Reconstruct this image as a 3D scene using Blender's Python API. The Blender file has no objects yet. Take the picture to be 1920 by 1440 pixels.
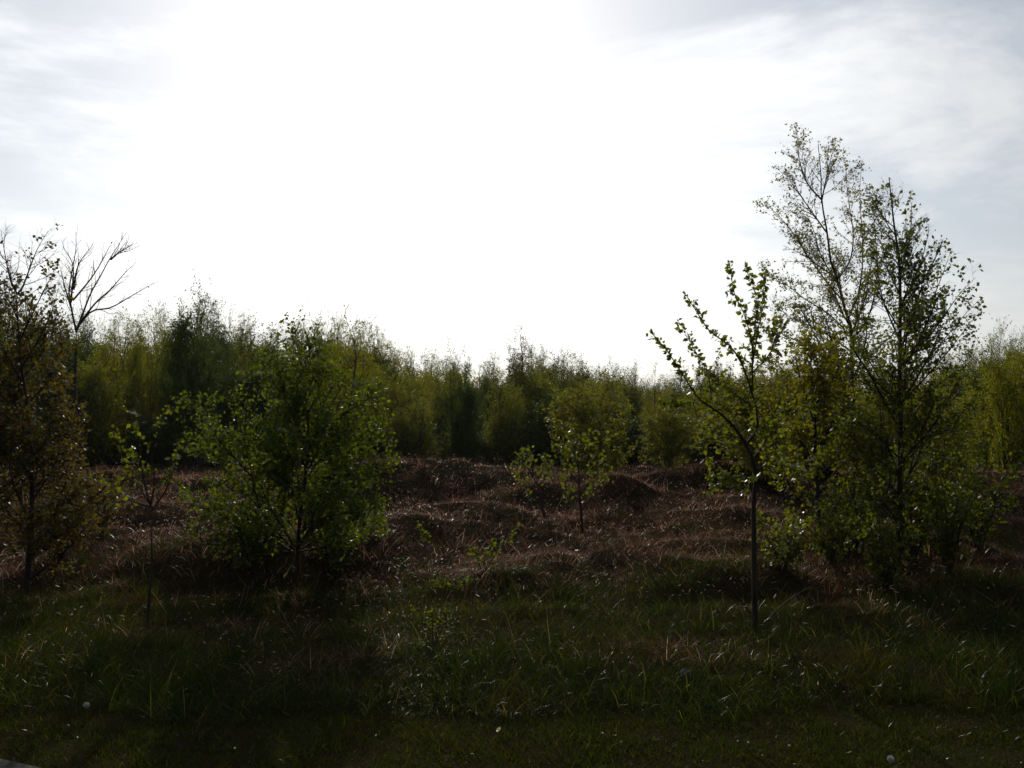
import bpy, math
import numpy as np
from mathutils import Vector, Matrix

# ------------------------------------------------------------------ camera, sky, sun, exposure
scene = bpy.context.scene
W, H, F = 1920.0, 1440.0, 1567.0          # photograph size and focal length in its pixels
EYE = 1.6
PITCH = math.atan((800 - 720) / F)        # horizon runs at row 800
cam_data = bpy.data.cameras.new("camera")
cam_data.sensor_width = 36.0
cam_data.lens = 36.0 * F / W
cam_data.clip_end = 3000.0
cam = bpy.data.objects.new("camera", cam_data)
scene.collection.objects.link(cam)
cam.location = (0, 0, EYE)
cam.rotation_euler = (math.pi / 2 + PITCH, 0, 0)
scene.camera = cam

SUN_EL, SUN_AZ = math.radians(25.0), math.radians(-8.0)
SUN_DIR = Vector((math.sin(SUN_AZ) * math.cos(SUN_EL), math.cos(SUN_AZ) * math.cos(SUN_EL), math.sin(SUN_EL)))

def nd(nt, kind, **kw):
    n = nt.nodes.new(kind)
    for k, v in kw.items():
        setattr(n, k, v)
    return n

def math_node(nt, op, a, b=None, c=None):
    n = nd(nt, "ShaderNodeMath", operation=op)
    for i, v in enumerate((a, b, c)):
        if v is None:
            continue
        if isinstance(v, (int, float)):
            n.inputs[i].default_value = v
        else:
            nt.links.new(v, n.inputs[i])
    return n.outputs[0]

world = bpy.data.worlds.new("World")
scene.world = world
world.use_nodes = True
wt = world.node_tree
wt.nodes.clear()
out = nd(wt, "ShaderNodeOutputWorld")
bg = nd(wt, "ShaderNodeBackground")
bg.inputs["Strength"].default_value = 0.12
sky = nd(wt, "ShaderNodeTexSky", sky_type="NISHITA")
sky.sun_disc = False
sky.sun_elevation = SUN_EL
sky.sun_rotation = SUN_AZ
sky.air_density = 1.0
sky.dust_density = 0.5
sky.ozone_density = 0.4
tc = nd(wt, "ShaderNodeTexCoord")
sep = nd(wt, "ShaderNodeSeparateXYZ")
wt.links.new(tc.outputs["Generated"], sep.inputs[0])
# thin high cloud: noise on a flat layer overhead, lit by forward scattering round the sun
zz = math_node(wt, "MAXIMUM", sep.outputs["Z"], 0.0)
den = math_node(wt, "ADD", zz, 0.12)
cx = math_node(wt, "DIVIDE", sep.outputs["X"], den)
cy = math_node(wt, "DIVIDE", sep.outputs["Y"], den)
comb = nd(wt, "ShaderNodeCombineXYZ")
wt.links.new(cx, comb.inputs[0]); wt.links.new(cy, comb.inputs[1])
mp = nd(wt, "ShaderNodeMapping")
mp.inputs["Location"].default_value = (2.2, -8.0, 0.0)
mp.inputs["Rotation"].default_value = (0, 0, math.radians(-12))
mp.inputs["Scale"].default_value = (0.75, 1.05, 1.0)
wt.links.new(comb.outputs[0], mp.inputs[0])
nz = nd(wt, "ShaderNodeTexNoise")
nz.inputs["Scale"].default_value = 1.15
nz.inputs["Detail"].default_value = 8.0
nz.inputs["Roughness"].default_value = 0.62
nz.inputs["Distortion"].default_value = 0.35
wt.links.new(mp.outputs[0], nz.inputs["Vector"])
cr = nd(wt, "ShaderNodeMapRange", interpolation_type="SMOOTHSTEP")
cr.inputs["From Min"].default_value = 0.40
cr.inputs["From Max"].default_value = 0.66
cr.inputs["To Min"].default_value = 0.32
cr.inputs["To Max"].default_value = 0.82
wt.links.new(nz.outputs["Fac"], cr.inputs["Value"])
dotn = nd(wt, "ShaderNodeVectorMath", operation="DOT_PRODUCT")
wt.links.new(tc.outputs["Generated"], dotn.inputs[0])
dotn.inputs[1].default_value = SUN_DIR
def lobe(g):
    h = math_node(wt, "MULTIPLY_ADD", dotn.outputs["Value"], -2 * g, 1 + g * g)
    return math_node(wt, "DIVIDE", 1 - g * g, math_node(wt, "POWER", h, 1.5))
lum = math_node(wt, "MULTIPLY", lobe(0.42), 5.0)         # wide forward scattering of thin cloud
lum = math_node(wt, "MULTIPLY_ADD", lobe(0.80), 0.22, lum)  # and the bright aureole
ccol = nd(wt, "ShaderNodeVectorMath", operation="SCALE")
ccol.inputs[0].default_value = (1.0, 0.997, 0.978)
wt.links.new(lum, ccol.inputs["Scale"])
mixc = nd(wt, "ShaderNodeMix", data_type="RGBA")
low = math_node(wt, "MULTIPLY_ADD", zz, -2.6, 0.75)      # the sheet is seen edge-on and closes towards the horizon
low = math_node(wt, "MAXIMUM", low, 0.0)
inv = math_node(wt, "MULTIPLY", math_node(wt, "SUBTRACT", 1.0, cr.outputs[0]), math_node(wt, "SUBTRACT", 1.0, low))
wt.links.new(math_node(wt, "SUBTRACT", 1.0, inv), mixc.inputs["Factor"])
wt.links.new(sky.outputs[0], mixc.inputs["A"])
wt.links.new(ccol.outputs[0], mixc.inputs["B"])
wt.links.new(mixc.outputs["Result"], bg.inputs["Color"])
wt.links.new(bg.outputs[0], out.inputs["Surface"])

sun_data = bpy.data.lights.new("sun", "SUN")
sun_data.energy = 4.0
sun_data.angle = math.radians(0.6)
sun_data.color = (1.0, 0.93, 0.82)
sun = bpy.data.objects.new("sun", sun_data)
scene.collection.objects.link(sun)
sun.location = SUN_DIR * 60
sun.rotation_euler = SUN_DIR.to_track_quat("Z", "Y").to_euler()

vs = scene.view_settings
vs.view_transform = "Standard"
vs.look = "None"
vs.gamma = 1.0
vs.use_curve_mapping = False
vs.exposure = -0.65
scene.cycles.max_bounces = 7
scene.cycles.diffuse_bounces = 3
scene.cycles.glossy_bounces = 2
scene.cycles.transmission_bounces = 4
scene.cycles.caustics_reflective = False
scene.cycles.caustics_refractive = False
scene.cycles.sample_clamp_indirect = 6.0
scene.cycles.use_denoising = True

# ------------------------------------------------------------------ helpers
rng = np.random.default_rng(11)
cp, sp = math.cos(PITCH), math.sin(PITCH)

def ray(px, py):
    """Direction through a photo pixel, scaled so that one unit is one metre of depth along +Y."""
    x, z = (px - W / 2) / F, -(py - H / 2) / F
    d = np.array([x, cp - z * sp, sp + z * cp])
    return d / d[1]

def at(px, py, depth):
    return np.array([0, 0, EYE]) + ray(px, py) * depth

def hash2(ix, iy, seed):
    h = np.sin(ix * 127.1 + iy * 311.7 + seed * 74.7) * 43758.5453
    return h - np.floor(h)

def vnoise(x, y, seed=0):
    ix, iy = np.floor(x), np.floor(y)
    fx, fy = x - ix, y - iy
    fx, fy = fx * fx * (3 - 2 * fx), fy * fy * (3 - 2 * fy)
    a, b = hash2(ix, iy, seed), hash2(ix + 1, iy, seed)
    c, d = hash2(ix, iy + 1, seed), hash2(ix + 1, iy + 1, seed)
    return (a * (1 - fx) + b * fx) * (1 - fy) + (c * (1 - fx) + d * fx) * fy

def sstep(a, b, v):
    t = np.clip((v - a) / (b - a), 0, 1)
    return t * t * (3 - 2 * t)

# hummocks of the tussock mound: x, y, half widths, height
BUMPS = [(-1.75, 14.8, 1.5, 1.05, .56), (-.55, 14.8, .8, .8, .16), (.6, 14.6, 1.1, .9, .20), (1.5, 12.2, .6, .55, .40), (1.9, 13.2, .9, .8, .12),
         (-.25, 10.8, 1.1, .70, .42), (-1.0, 9.7, .8, .5, .24), (.45, 12.6, 1.0, .65, .30), (-1.6, 12.0, .9, .8, -.30), (-2.6, 13.6, .8, .7, .14),
         (3.1, 13.9, 1.3, .9, .26), (4.7, 14.6, 1.4, 1.0, .24), (8.2, 14.0, 1.8, 1.1, .34), (-6.2, 14.2, 2.2, 1.1, .28),
         (-4.2, 13.4, 1.1, .8, .18), (-3.4, 11.2, .9, .7, .16), (2.7, 10.4, 1.1, .7, .30), (1.4, 9.0, .8, .5, .16), (.3, 8.3, .6, .4, .10),
         (6.6, 12.2, 1.2, .9, .20), (-6.0, 10.5, 1.2, .8, .16), (4.2, 9.0, .9, .6, .18), (-2.6, 8.4, .8, .5, .14), (2.2, 7.6, .6, .4, .10), (-1.4, 7.4, .6, .35, .08), (3.6, 7.2, .7, .4, .10)]

def ground_h(x, y):
    x = np.asarray(x, float); y = np.asarray(y, float)
    h = .10 * sstep(4.7, 5.6, y) + .16 * sstep(5.5, 9, y) + .26 * sstep(8, 15.5, y) - .25 * sstep(17, 25, y)
    w = sstep(5.2, 8, y) * (1 - .6 * sstep(24, 34, y))
    h = h + w * (.22 * (vnoise(x * .75, y * .75, 3) - .5) + .28 * (np.abs(2 * vnoise(x * .62 + 3, y * .8, 5) - 1) - .4) + .11 * (np.abs(2 * vnoise(x * 2.1, y * 2.4, 15) - 1) - .4))
    for bx, by, sx, sy, a in BUMPS:
        h = h + a * np.exp(-((x - bx) / sx) ** 2 - ((y - by) / sy) ** 2)
    h = h + .03 * (vnoise(x * 2.3, y * 2.3, 9) - .5) * sstep(2, 4, y)
    return h

def on_ground(px, py):
    """Where the ray of a photo pixel meets the ground."""
    d = ray(px, py)
    ts = np.arange(2.0, 60, .02)
    z = EYE + d[2] * ts
    g = ground_h(d[0] * ts, ts)
    hit = np.nonzero(z <= g)[0]
    t = ts[hit[0]] if len(hit) else 60.0
    return np.array([d[0] * t, t, float(ground_h(d[0] * t, t))])

def foot(px, depth):
    x = (px - W / 2) / F * depth
    return np.array([x, depth, float(ground_h(x, depth))])

def build_mesh(name, verts, faces_list):
    """faces_list: arrays (n, k) of vertex indices."""
    me = bpy.data.meshes.new(name)
    verts = np.asarray(verts, np.float32)
    me.vertices.add(len(verts))
    me.vertices.foreach_set("co", verts.ravel())
    loops = np.concatenate([f.ravel() for f in faces_list]).astype(np.int32)
    counts = np.concatenate([np.full(len(f), f.shape[1], np.int32) for f in faces_list])
    starts = np.concatenate([[0], np.cumsum(counts)[:-1]]).astype(np.int32)
    me.loops.add(len(loops))
    me.loops.foreach_set("vertex_index", loops)
    me.polygons.add(len(counts))
    me.polygons.foreach_set("loop_start", starts)
    me.update(calc_edges=True)
    me.validate()
    return me

def add(name, me, mat=None, parent=None, loc=None, **props):
    o = bpy.data.objects.new(name, me)
    scene.collection.objects.link(o)
    if mat is not None and me is not None and not me.materials:
        me.materials.append(mat)
    if parent is not None:
        o.parent = parent
    if loc is not None:
        o.location = loc
    for k, v in props.items():
        o[k] = v
    return o

def thing(name, label, category, loc, group=None):
    o = add(name, None, loc=loc, label=label, category=category)
    o.empty_display_size = .2
    if group:
        o["group"] = group
    return o

# ------------------------------------------------------------------ materials
def new_mat(name):
    m = bpy.data.materials.new(name)
    m.use_nodes = True
    m.node_tree.nodes.clear()
    return m, m.node_tree

def ramp(nt, fac, stops):
    r = nd(nt, "ShaderNodeValToRGB")
    els = r.color_ramp.elements
    while len(els) < len(stops):
        els.new(.5)
    for e, (p, c) in zip(els, stops):
        e.position = p
        e.color = (*c, 1)
    nt.links.new(fac, r.inputs[0])
    return r.outputs[0]

def noise(nt, vec, scale, detail=4, rough=.55):
    n = nd(nt, "ShaderNodeTexNoise")
    n.inputs["Scale"].default_value = scale
    n.inputs["Detail"].default_value = detail
    n.inputs["Roughness"].default_value = rough
    nt.links.new(vec, n.inputs["Vector"])
    return n.outputs["Fac"]

def mixcol(nt, fac, a, b):
    m = nd(nt, "ShaderNodeMix", data_type="RGBA")
    for key, v in (("Factor", fac), ("A", a), ("B", b)):
        if isinstance(v, (int, float)):
            m.inputs[key].default_value = v
        elif isinstance(v, tuple):
            m.inputs[key].default_value = (*v, 1)
        else:
            nt.links.new(v, m.inputs[key])
    return m.outputs["Result"]

def leafy(name, stops, through, thin=.45, rough=.3, gloss=.28, patch=None):
    """Leaf or blade: diffuse front, light passing through, waxy gloss; every leaf its own tone."""
    m, nt = new_mat(name)
    geo = nd(nt, "ShaderNodeNewGeometry")
    col = ramp(nt, geo.outputs["Random Per Island"], stops)
    if patch:
        pos, lo, hi, colour, scale = patch
        f = noise(nt, geo.outputs["Position"], scale, 3)
        mr = nd(nt, "ShaderNodeMapRange", interpolation_type="SMOOTHSTEP")
        mr.inputs["From Min"].default_value = lo
        mr.inputs["From Max"].default_value = hi
        nt.links.new(f, mr.inputs["Value"])
        col = mixcol(nt, mr.outputs[0], col, colour)
    tint = nd(nt, "ShaderNodeMix", data_type="RGBA", blend_type="MULTIPLY")
    tint.inputs["Factor"].default_value = 1.0
    nt.links.new(col, tint.inputs["A"])
    tint.inputs["B"].default_value = (*through, 1)
    d = nd(nt, "ShaderNodeBsdfDiffuse")
    t = nd(nt, "ShaderNodeBsdfTranslucent")
    g = nd(nt, "ShaderNodeBsdfGlossy")
    g.inputs["Roughness"].default_value = rough
    g.inputs["Color"].default_value = (.9, .92, .95, 1)
    nt.links.new(col, d.inputs["Color"])
    nt.links.new(tint.outputs["Result"], t.inputs["Color"])
    mx = nd(nt, "ShaderNodeMixShader")
    mx.inputs[0].default_value = thin
    nt.links.new(d.outputs[0], mx.inputs[1]); nt.links.new(t.outputs[0], mx.inputs[2])
    fr = nd(nt, "ShaderNodeFresnel")
    fr.inputs["IOR"].default_value = 1.42
    fg = math_node(nt, "MULTIPLY", fr.outputs[0], gloss)
    mx2 = nd(nt, "ShaderNodeMixShader")
    nt.links.new(fg, mx2.inputs[0])
    nt.links.new(mx.outputs[0], mx2.inputs[1]); nt.links.new(g.outputs[0], mx2.inputs[2])
    o = nd(nt, "ShaderNodeOutputMaterial")
    nt.links.new(mx2.outputs[0], o.inputs["Surface"])
    return m

def rough_mat(name, stops, scale, rough=.85, bump=.3, bscale=None, stretch=(1, 1, 1), coord="Object", spec=.2):
    m, nt = new_mat(name)
    tcn = nd(nt, "ShaderNodeTexCoord")
    mpn = nd(nt, "ShaderNodeMapping")
    mpn.inputs["Scale"].default_value = stretch
    nt.links.new(tcn.outputs[coord], mpn.inputs[0])
    f = noise(nt, mpn.outputs[0], scale, 6)
    p = nd(nt, "ShaderNodeBsdfPrincipled")
    p.inputs["Roughness"].default_value = rough
    p.inputs["Specular IOR Level"].default_value = spec
    nt.links.new(ramp(nt, f, stops), p.inputs["Base Color"])
    b = nd(nt, "ShaderNodeBump")
    b.inputs["Strength"].default_value = bump
    b.inputs["Distance"].default_value = .02
    nt.links.new(noise(nt, mpn.outputs[0], bscale or scale * 3, 5), b.inputs["Height"])
    nt.links.new(b.outputs[0], p.inputs["Normal"])
    o = nd(nt, "ShaderNodeOutputMaterial")
    nt.links.new(p.outputs[0], o.inputs["Surface"])
    return m

M_SOIL = rough_mat("soil_and_thatch", [(.3, (.012, .010, .006)), (.55, (.028, .021, .012)), (.75, (.020, .024, .008))], 3.0, 1.0, .8, 30, spec=0.0)
M_TARMAC = rough_mat("weathered_tarmac", [(.3, (.012, .012, .012)), (.7, (.030, .030, .028))], 60, .9, .6, 180)
M_BARK = rough_mat("young_bark", [(.3, (.016, .011, .008)), (.7, (.05, .036, .026))], 18, .8, .5, 60, (1, 1, .35))
M_BIRCH = rough_mat("birch_bark", [(.30, (.02, .014, .011)), (.55, (.075, .058, .046)), (.8, (.15, .13, .115))], 9, .75, .4, 40, (1, 1, 2.2))
M_TWIG = rough_mat("dark_twig", [(.3, (.014, .009, .008)), (.7, (.04, .025, .02))], 30, .7, .2)
M_STONE = rough_mat("pale_stone", [(.3, (.05, .055, .06)), (.7, (.11, .115, .12))], 25, .8, .5)
L_BUSH = leafy("leaf_fresh_green", [(0, (.034, .054, .008)), (.5, (.052, .074, .010)), (1, (.082, .104, .014))], (2.1, 2.0, .45), .6, .42, .07)
L_DENSE = leafy("leaf_deep_olive_green", [(0, (.034, .048, .008)), (.5, (.052, .068, .010)), (1, (.085, .094, .012))], (2.2, 2.1, .45), .6, .42, .07)
L_SAPLING = leafy("leaf_yellow_green", [(0, (.045, .060, .009)), (.5, (.068, .082, .012)), (1, (.105, .112, .022))], (2.2, 2.1, .5), .6, .4, .10)
L_BIRCH = leafy("leaf_birch_olive", [(0, (.048, .056, .007)), (.5, (.078, .082, .009)), (1, (.118, .110, .012))], (2.4, 2.2, .5), .62, .42, .07)
L_BROWN = leafy("leaf_bronze", [(0, (.044, .034, .011)), (.5, (.064, .052, .015)), (1, (.086, .082, .022))], (1.8, 1.55, .6), .52, .42, .08)
L_SCRUB = leafy("leaf_scrub_olive", [(0, (.048, .060, .006)), (.5, (.080, .090, .009)), (1, (.112, .114, .013))], (2.9, 2.7, .45), .66, .4, .05)
L_PALE = leafy("leaf_pale_yellow_olive", [(0, (.070, .080, .009)), (.5, (.100, .105, .012)), (1, (.12, .12, .020))], (1.9, 1.75, .5), .6, .42, .07)
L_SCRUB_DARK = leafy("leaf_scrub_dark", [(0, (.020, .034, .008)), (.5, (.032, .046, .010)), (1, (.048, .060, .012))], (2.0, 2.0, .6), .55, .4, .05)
B_LAWN = leafy("lawn_blade", [(0, (.016, .028, .003)), (.6, (.027, .042, .004)), (.94, (.044, .048, .008)), (1, (.10, .09, .04))], (1.8, 1.7, .5), .45, .25, .02,
               patch=(None, .52, .72, (.030, .028, .006), 2.2))
B_ROUGH = leafy("rough_blade", [(0, (.012, .025, .0035)), (.6, (.022, .038, .0045)), (.92, (.040, .046, .007)), (1, (.20, .17, .09))], (1.65, 1.6, .4), .52, .25, .018,
                patch=(None, .50, .72, (.046, .038, .010), 1.0))
B_DEAD = leafy("dead_blade", [(0, (.050, .021, .013)), (.5, (.100, .046, .030)), (.84, (.16, .085, .060)), (.88, (.30, .23, .18)), (1, (.42, .34, .27))], (1.7, 1.4, 1.15), .5, .3, .04,  # palest stops: bleached straw, with sun glints put into the colour
               patch=(None, .58, .76, (.045, .042, .011), .8))

# ------------------------------------------------------------------ tubes, twigs and leaves
def resample(pts, k):
    """Catmull-Rom through control points, k points evenly by length."""
    p = np.asarray(pts, float)
    if len(p) == 2:
        return p[0] + (p[1] - p[0]) * np.linspace(0, 1, k)[:, None]
    q = np.vstack([2 * p[0] - p[1], p, 2 * p[-1] - p[-2]])
    res = []
    for i in range(1, len(q) - 2):
        for t in np.linspace(0, 1, 8, endpoint=False):
            a, b, c, d = q[i - 1], q[i], q[i + 1], q[i + 2]
            res.append(.5 * (2 * b + (c - a) * t + (2 * a - 5 * b + 4 * c - d) * t * t + (3 * b - a - 3 * c + d) * t ** 3))
    res.append(p[-1])
    res = np.array(res)
    s = np.concatenate([[0], np.cumsum(np.linalg.norm(np.diff(res, axis=0), axis=1))])
    u = np.linspace(0, s[-1], k)
    return np.stack([np.interp(u, s, res[:, j]) for j in range(3)], 1)

def unit(v):
    return v / np.maximum(np.linalg.norm(v, axis=-1, keepdims=True), 1e-9)

def tubes(P, R, sides):
    """P (n, k, 3), R (n, k) -> verts, quads."""
    n, k = P.shape[:2]
    T = unit(np.gradient(P, axis=1))
    mean = unit(P[:, -1] - P[:, 0])
    ref = np.where(np.abs(mean[:, :1]) > .8, np.array([[.1, 1., .05]]), np.array([[1., .13, .07]]))[:, None, :]
    U = unit(np.cross(T, np.broadcast_to(ref, T.shape)))
    V = np.cross(T, U)
    a = np.arange(sides) / sides * 2 * math.pi
    ring = U[:, :, None] * np.cos(a)[None, None, :, None] + V[:, :, None] * np.sin(a)[None, None, :, None]
    verts = P[:, :, None] + ring * R[:, :, None, None]
    i = np.arange(n)[:, None, None] * k * sides
    j = np.arange(k - 1)[None, :, None] * sides
    s = np.arange(sides)[None, None, :]
    s2 = (s + 1) % sides
    q = np.stack([i + j + s, i + j + s2, i + j + sides + s2, i + j + sides + s], -1).reshape(-1, 4)
    return verts.reshape(-1, 3), q

def merge_tubes(sets):
    vs_, fs, off = [], [], 0
    for P, R, sides in sets:
        if len(P) == 0:
            continue
        v, f = tubes(P, R, sides)
        vs_.append(v); fs.append(f + off); off += len(v)
    return np.concatenate(vs_), np.concatenate(fs)

def spawn(r, P, R, n, t0, t1, length, ang, up, k, wob=.25, rfac=.55, rmin=.0012, jit=.3, weight=None):
    """n side shoots on each parent path; length is a function of the place t along the parent."""
    N, kp = P.shape[:2]
    t = t0 + (t1 - t0) * (np.arange(n)[None, :] + r.random((N, n))) / n
    par = np.repeat(np.arange(N), n)
    t = t.ravel()
    f = t * (kp - 1)
    i = np.minimum(f.astype(int), kp - 2)
    w = (f - i)[:, None]
    pos = P[par, i] * (1 - w) + P[par, i + 1] * w
    rad = R[par, i] * (1 - w[:, 0]) + R[par, i + 1] * w[:, 0]
    T = unit(P[par, i + 1] - P[par, i])
    rv = r.normal(size=T.shape)
    perp = unit(rv - (rv * T).sum(1, keepdims=True) * T)
    a = np.radians(r.uniform(ang[0], ang[1], len(t)))[:, None]
    d = unit(np.cos(a) * T + np.sin(a) * perp)
    L = length(t) * r.uniform(1 - jit, 1 + jit, len(t))
    out_ = np.empty((len(t), k, 3))
    out_[:, 0] = pos
    for s in range(1, k):
        d = unit(d + np.array([0, 0, up / (k - 1)]) + r.normal(size=d.shape) * wob / (k - 1))
        out_[:, s] = out_[:, s - 1] + d * (L / (k - 1))[:, None]
    r0 = np.maximum(np.minimum(rad * rfac, L * .014 + .001), rmin)
    RR = r0[:, None] * np.linspace(1, .35, k)[None, :]
    return out_, RR

def leaf_points(r, P, n, t0, t1, petiole):
    N, kp = P.shape[:2]
    t = r.uniform(t0, t1, (N, n)).ravel()
    par = np.repeat(np.arange(N), n)
    f = t * (kp - 1)
    i = np.minimum(f.astype(int), kp - 2)
    w = (f - i)[:, None]
    pos = P[par, i] * (1 - w) + P[par, i + 1] * w
    d = unit(r.normal(size=pos.shape) + unit(P[par, i + 1] - P[par, i]) * .6 + np.array([0, 0, -.15]))
    return pos + d * petiole * r.random((len(pos), 1)), d

def leaf_geo(r, pos, d, size, var=.5, wide=.72):
    n = len(pos)
    L = size * r.uniform(1 - var, 1 + var, (n, 1))
    ax = unit(d + r.normal(size=d.shape) * .5 + np.array([0, 0, -.25]))
    side = unit(np.cross(ax, r.normal(size=ax.shape)))
    nor = np.cross(ax, side)
    w = L * wide * .5
    base = pos
    tip = pos + ax * L + nor * L * r.uniform(-.15, .15, (n, 1))
    fold = r.uniform(.05, .35, (n, 1)) * w
    l = pos + ax * L * .42 + side * w + nor * fold
    rt = pos + ax * L * .42 - side * w + nor * fold
    V = np.stack([base, rt, tip, l], 1).reshape(-1, 3)
    b = np.arange(n)[:, None] * 4
    Fc = np.concatenate([b + np.array([[0, 1, 2]]), b + np.array([[0, 2, 3]])], 0)
    return V, Fc

def crown_mesh(name, r, sets, loc):
    """sets: (paths, leaves per path, t0, t1, size, petiole)."""
    vs_, fs, off = [], [], 0
    for P, n, t0, t1, size, pet in sets:
        pos, d = leaf_points(r, P, n, t0, t1, pet)
        v, f = leaf_geo(r, pos, d, size)
        vs_.append(v); fs.append(f + off); off += len(v)
    return build_mesh(name, np.concatenate(vs_) - loc, [np.concatenate(fs)])

def wood_obj(name, sets, mat, root, loc, **props):
    v, f = merge_tubes(sets)
    return add(name, build_mesh(name, v - loc, [f]), mat, root, **props)

def path(pts, k, r0, r1, power=1.0):
    P = resample(pts, k)
    return P, r1 + (r0 - r1) * (1 - np.linspace(0, 1, k)) ** power

def trace(pix, depth, spread=0.0, d0=None):
    """Photo pixels of one limb -> points whose depth swings away from the start by spread metres at the tip."""
    n = len(pix)
    s = np.linspace(0, 1, n) ** 1.2
    return [at(px, py, (d0 if d0 is not None else depth) + spread * si) for (px, py), si in zip(pix, s)]

# ------------------------------------------------------------------ ground, path
def axis(lo, hi, step, far_lo, far_hi):
    mid = np.arange(lo, hi + 1e-6, step)
    a = lo - np.geomspace(step * 2, lo - far_lo, 14)[::-1]
    b = hi + np.geomspace(step * 2, far_hi - hi, 18)
    return np.concatenate([a, mid, b])

xs, ys = axis(-16, 16, .16, -380, 380), axis(2.0, 34, .16, -40, 400)
gx, gy = np.meshgrid(xs, ys)
gz = ground_h(gx, gy)
nx, ny = len(xs), len(ys)
idx = (np.arange(ny - 1)[:, None] * nx + np.arange(nx - 1)[None, :]).ravel()
quads = np.stack([idx, idx + 1, idx + nx + 1, idx + nx], 1)
add("ground", build_mesh("ground", np.stack([gx, gy, gz], -1).reshape(-1, 3), [quads]), M_SOIL, kind="structure",
    label="dark rough heath ground rising to a tussocky mound", category="ground")

PA, PB = on_ground(0, 1430), on_ground(30, 1441)
pdir = unit((PB - PA)[None, :2])[0]
pnor = np.array([pdir[1], -pdir[0]])
if pnor[1] > 0:
    pnor = -pnor
def path_side(x, y):
    """metres into the path, negative on the grass"""
    return (x - PA[0]) * pnor[0] + (y - PA[1]) * pnor[1]

pv, pf = [], []
npn = 60
for i in range(npn):
    s = -7 + 16 * i / (npn - 1)
    e = PA[:2] + pdir * s + pnor * (.02 * math.sin(i * 2.3) + .015 * math.sin(i * 5.1))
    f_ = PA[:2] + pdir * s + pnor * 2.2
    pv += [(*e, .0), (*e, .022), (*f_, .022)]
for i in range(npn - 1):
    a = i * 3
    pf += [(a, a + 1, a + 4, a + 3), (a + 1, a + 2, a + 5, a + 4)]
pv = np.array(pv); pv[:, 2] += ground_h(pv[:, 0], pv[:, 1])
add("path", build_mesh("path", pv, [np.array(pf)]), M_TARMAC, kind="structure",
    label="grey worn tarmac path along the short grass", category="path")

# ------------------------------------------------------------------ grasses
def dryness(x, y):
    """how far up the slope a spot counts: the dead grass comes forward in patches, most at the middle and right"""
    return y + 4.0 * (vnoise(x * .7, y * .7, 14) - .5) + 3.6 * (vnoise(x * .3 + 5, y * .45, 17) - .5) + .9 * np.exp(-((x - 1.6) / 2.6) ** 2) + 1.2 * (vnoise(x * 2.6, y * 2.6, 19) - .5)

def blades(r, x, y, hgt, width, lean, curl, k=4, az=None):
    n = len(x)
    base = np.stack([x, y, ground_h(x, y) - .01], 1)
    if az is None:
        az = r.uniform(0, 2 * math.pi, n)
    dirx = np.stack([np.cos(az), np.sin(az), np.zeros(n)], 1)
    fa = r.uniform(0, 2 * math.pi, n)                      # the blade's flat side, twisted freely
    side = np.stack([np.cos(fa), np.sin(fa), np.zeros(n)], 1)
    s = np.linspace(0, 1, k)
    ang = lean[:, None] + curl[:, None] * s[None, :]       # angle from upright along the blade
    seg = hgt[:, None] / (k - 1)
    dx = np.concatenate([np.zeros((n, 1)), np.cumsum(np.sin(ang[:, 1:]) * seg, 1)], 1)
    dz = np.concatenate([np.zeros((n, 1)), np.cumsum(np.cos(ang[:, 1:]) * seg, 1)], 1)
    C = base[:, None] + dirx[:, None] * dx[:, :, None] + np.array([0, 0, 1.0]) * dz[:, :, None]
    w = width[:, None] * (1 - s[None, :] ** 1.6) * .5
    Lf, Rt = C[:, :-1] - side[:, None] * w[:, :-1, None], C[:, :-1] + side[:, None] * w[:, :-1, None]
    V = np.concatenate([np.stack([Lf, Rt], 2).reshape(n, -1, 3), C[:, -1:]], 1)
    per = 2 * (k - 1) + 1
    b = np.arange(n)[:, None] * per
    q = np.concatenate([b + np.array([[2 * i, 2 * i + 1, 2 * i + 3, 2 * i + 2]]) for i in range(k - 2)], 0)
    t = b + np.array([[2 * (k - 2), 2 * (k - 2) + 1, 2 * (k - 1)]])
    return V.reshape(-1, 3), q, t

def scatter(r, n, y0, y1, power=1.0, margin=1.5):
    """points over the ground that the lens and a step aside can see; denser near by power"""
    u = r.random(n)
    y = y0 + (y1 - y0) * u ** power
    half = y * .63 + margin
    return r.uniform(-1, 1, n) * half, y

def grass(name, label, mat, parts):
    vs_, qs, ts_, off = [], [], [], 0
    for v, q, t in parts:
        vs_.append(v); qs.append(q + off); ts_.append(t + off); off += len(v)
    me = build_mesh(name, np.concatenate(vs_), [np.concatenate(qs), np.concatenate(ts_)])
    return add(name, me, mat, kind="stuff", label=label, category="grass")

r = np.random.default_rng(21)
x, y = scatter(r, 150000, 3.3, 5.25, 1.0)
edge = 4.72 + .22 * (vnoise(x * 1.1, x * 0 + 3, 4) - .5) + .22 * (vnoise(x * 2.7, x * 0 + 8, 7) - .5) + .1 * (vnoise(x * 4, y * 4, 6) - .5)
keep = (path_side(x, y) < .02 + .16 * r.random(len(x)) ** 2) & (y < edge + .12)
x, y = x[keep], y[keep]
n = len(x)
grass("lawn_grass", "short mown green grass strip in front of the rough grass", B_LAWN,
      [blades(r, x, y, r.uniform(.02, .06, n) * (.6 + .8 * vnoise(x * 5, y * 5, 51)), r.uniform(.003, .007, n), r.uniform(.1, .9, n), r.uniform(0, .9, n), 3)])

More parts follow.
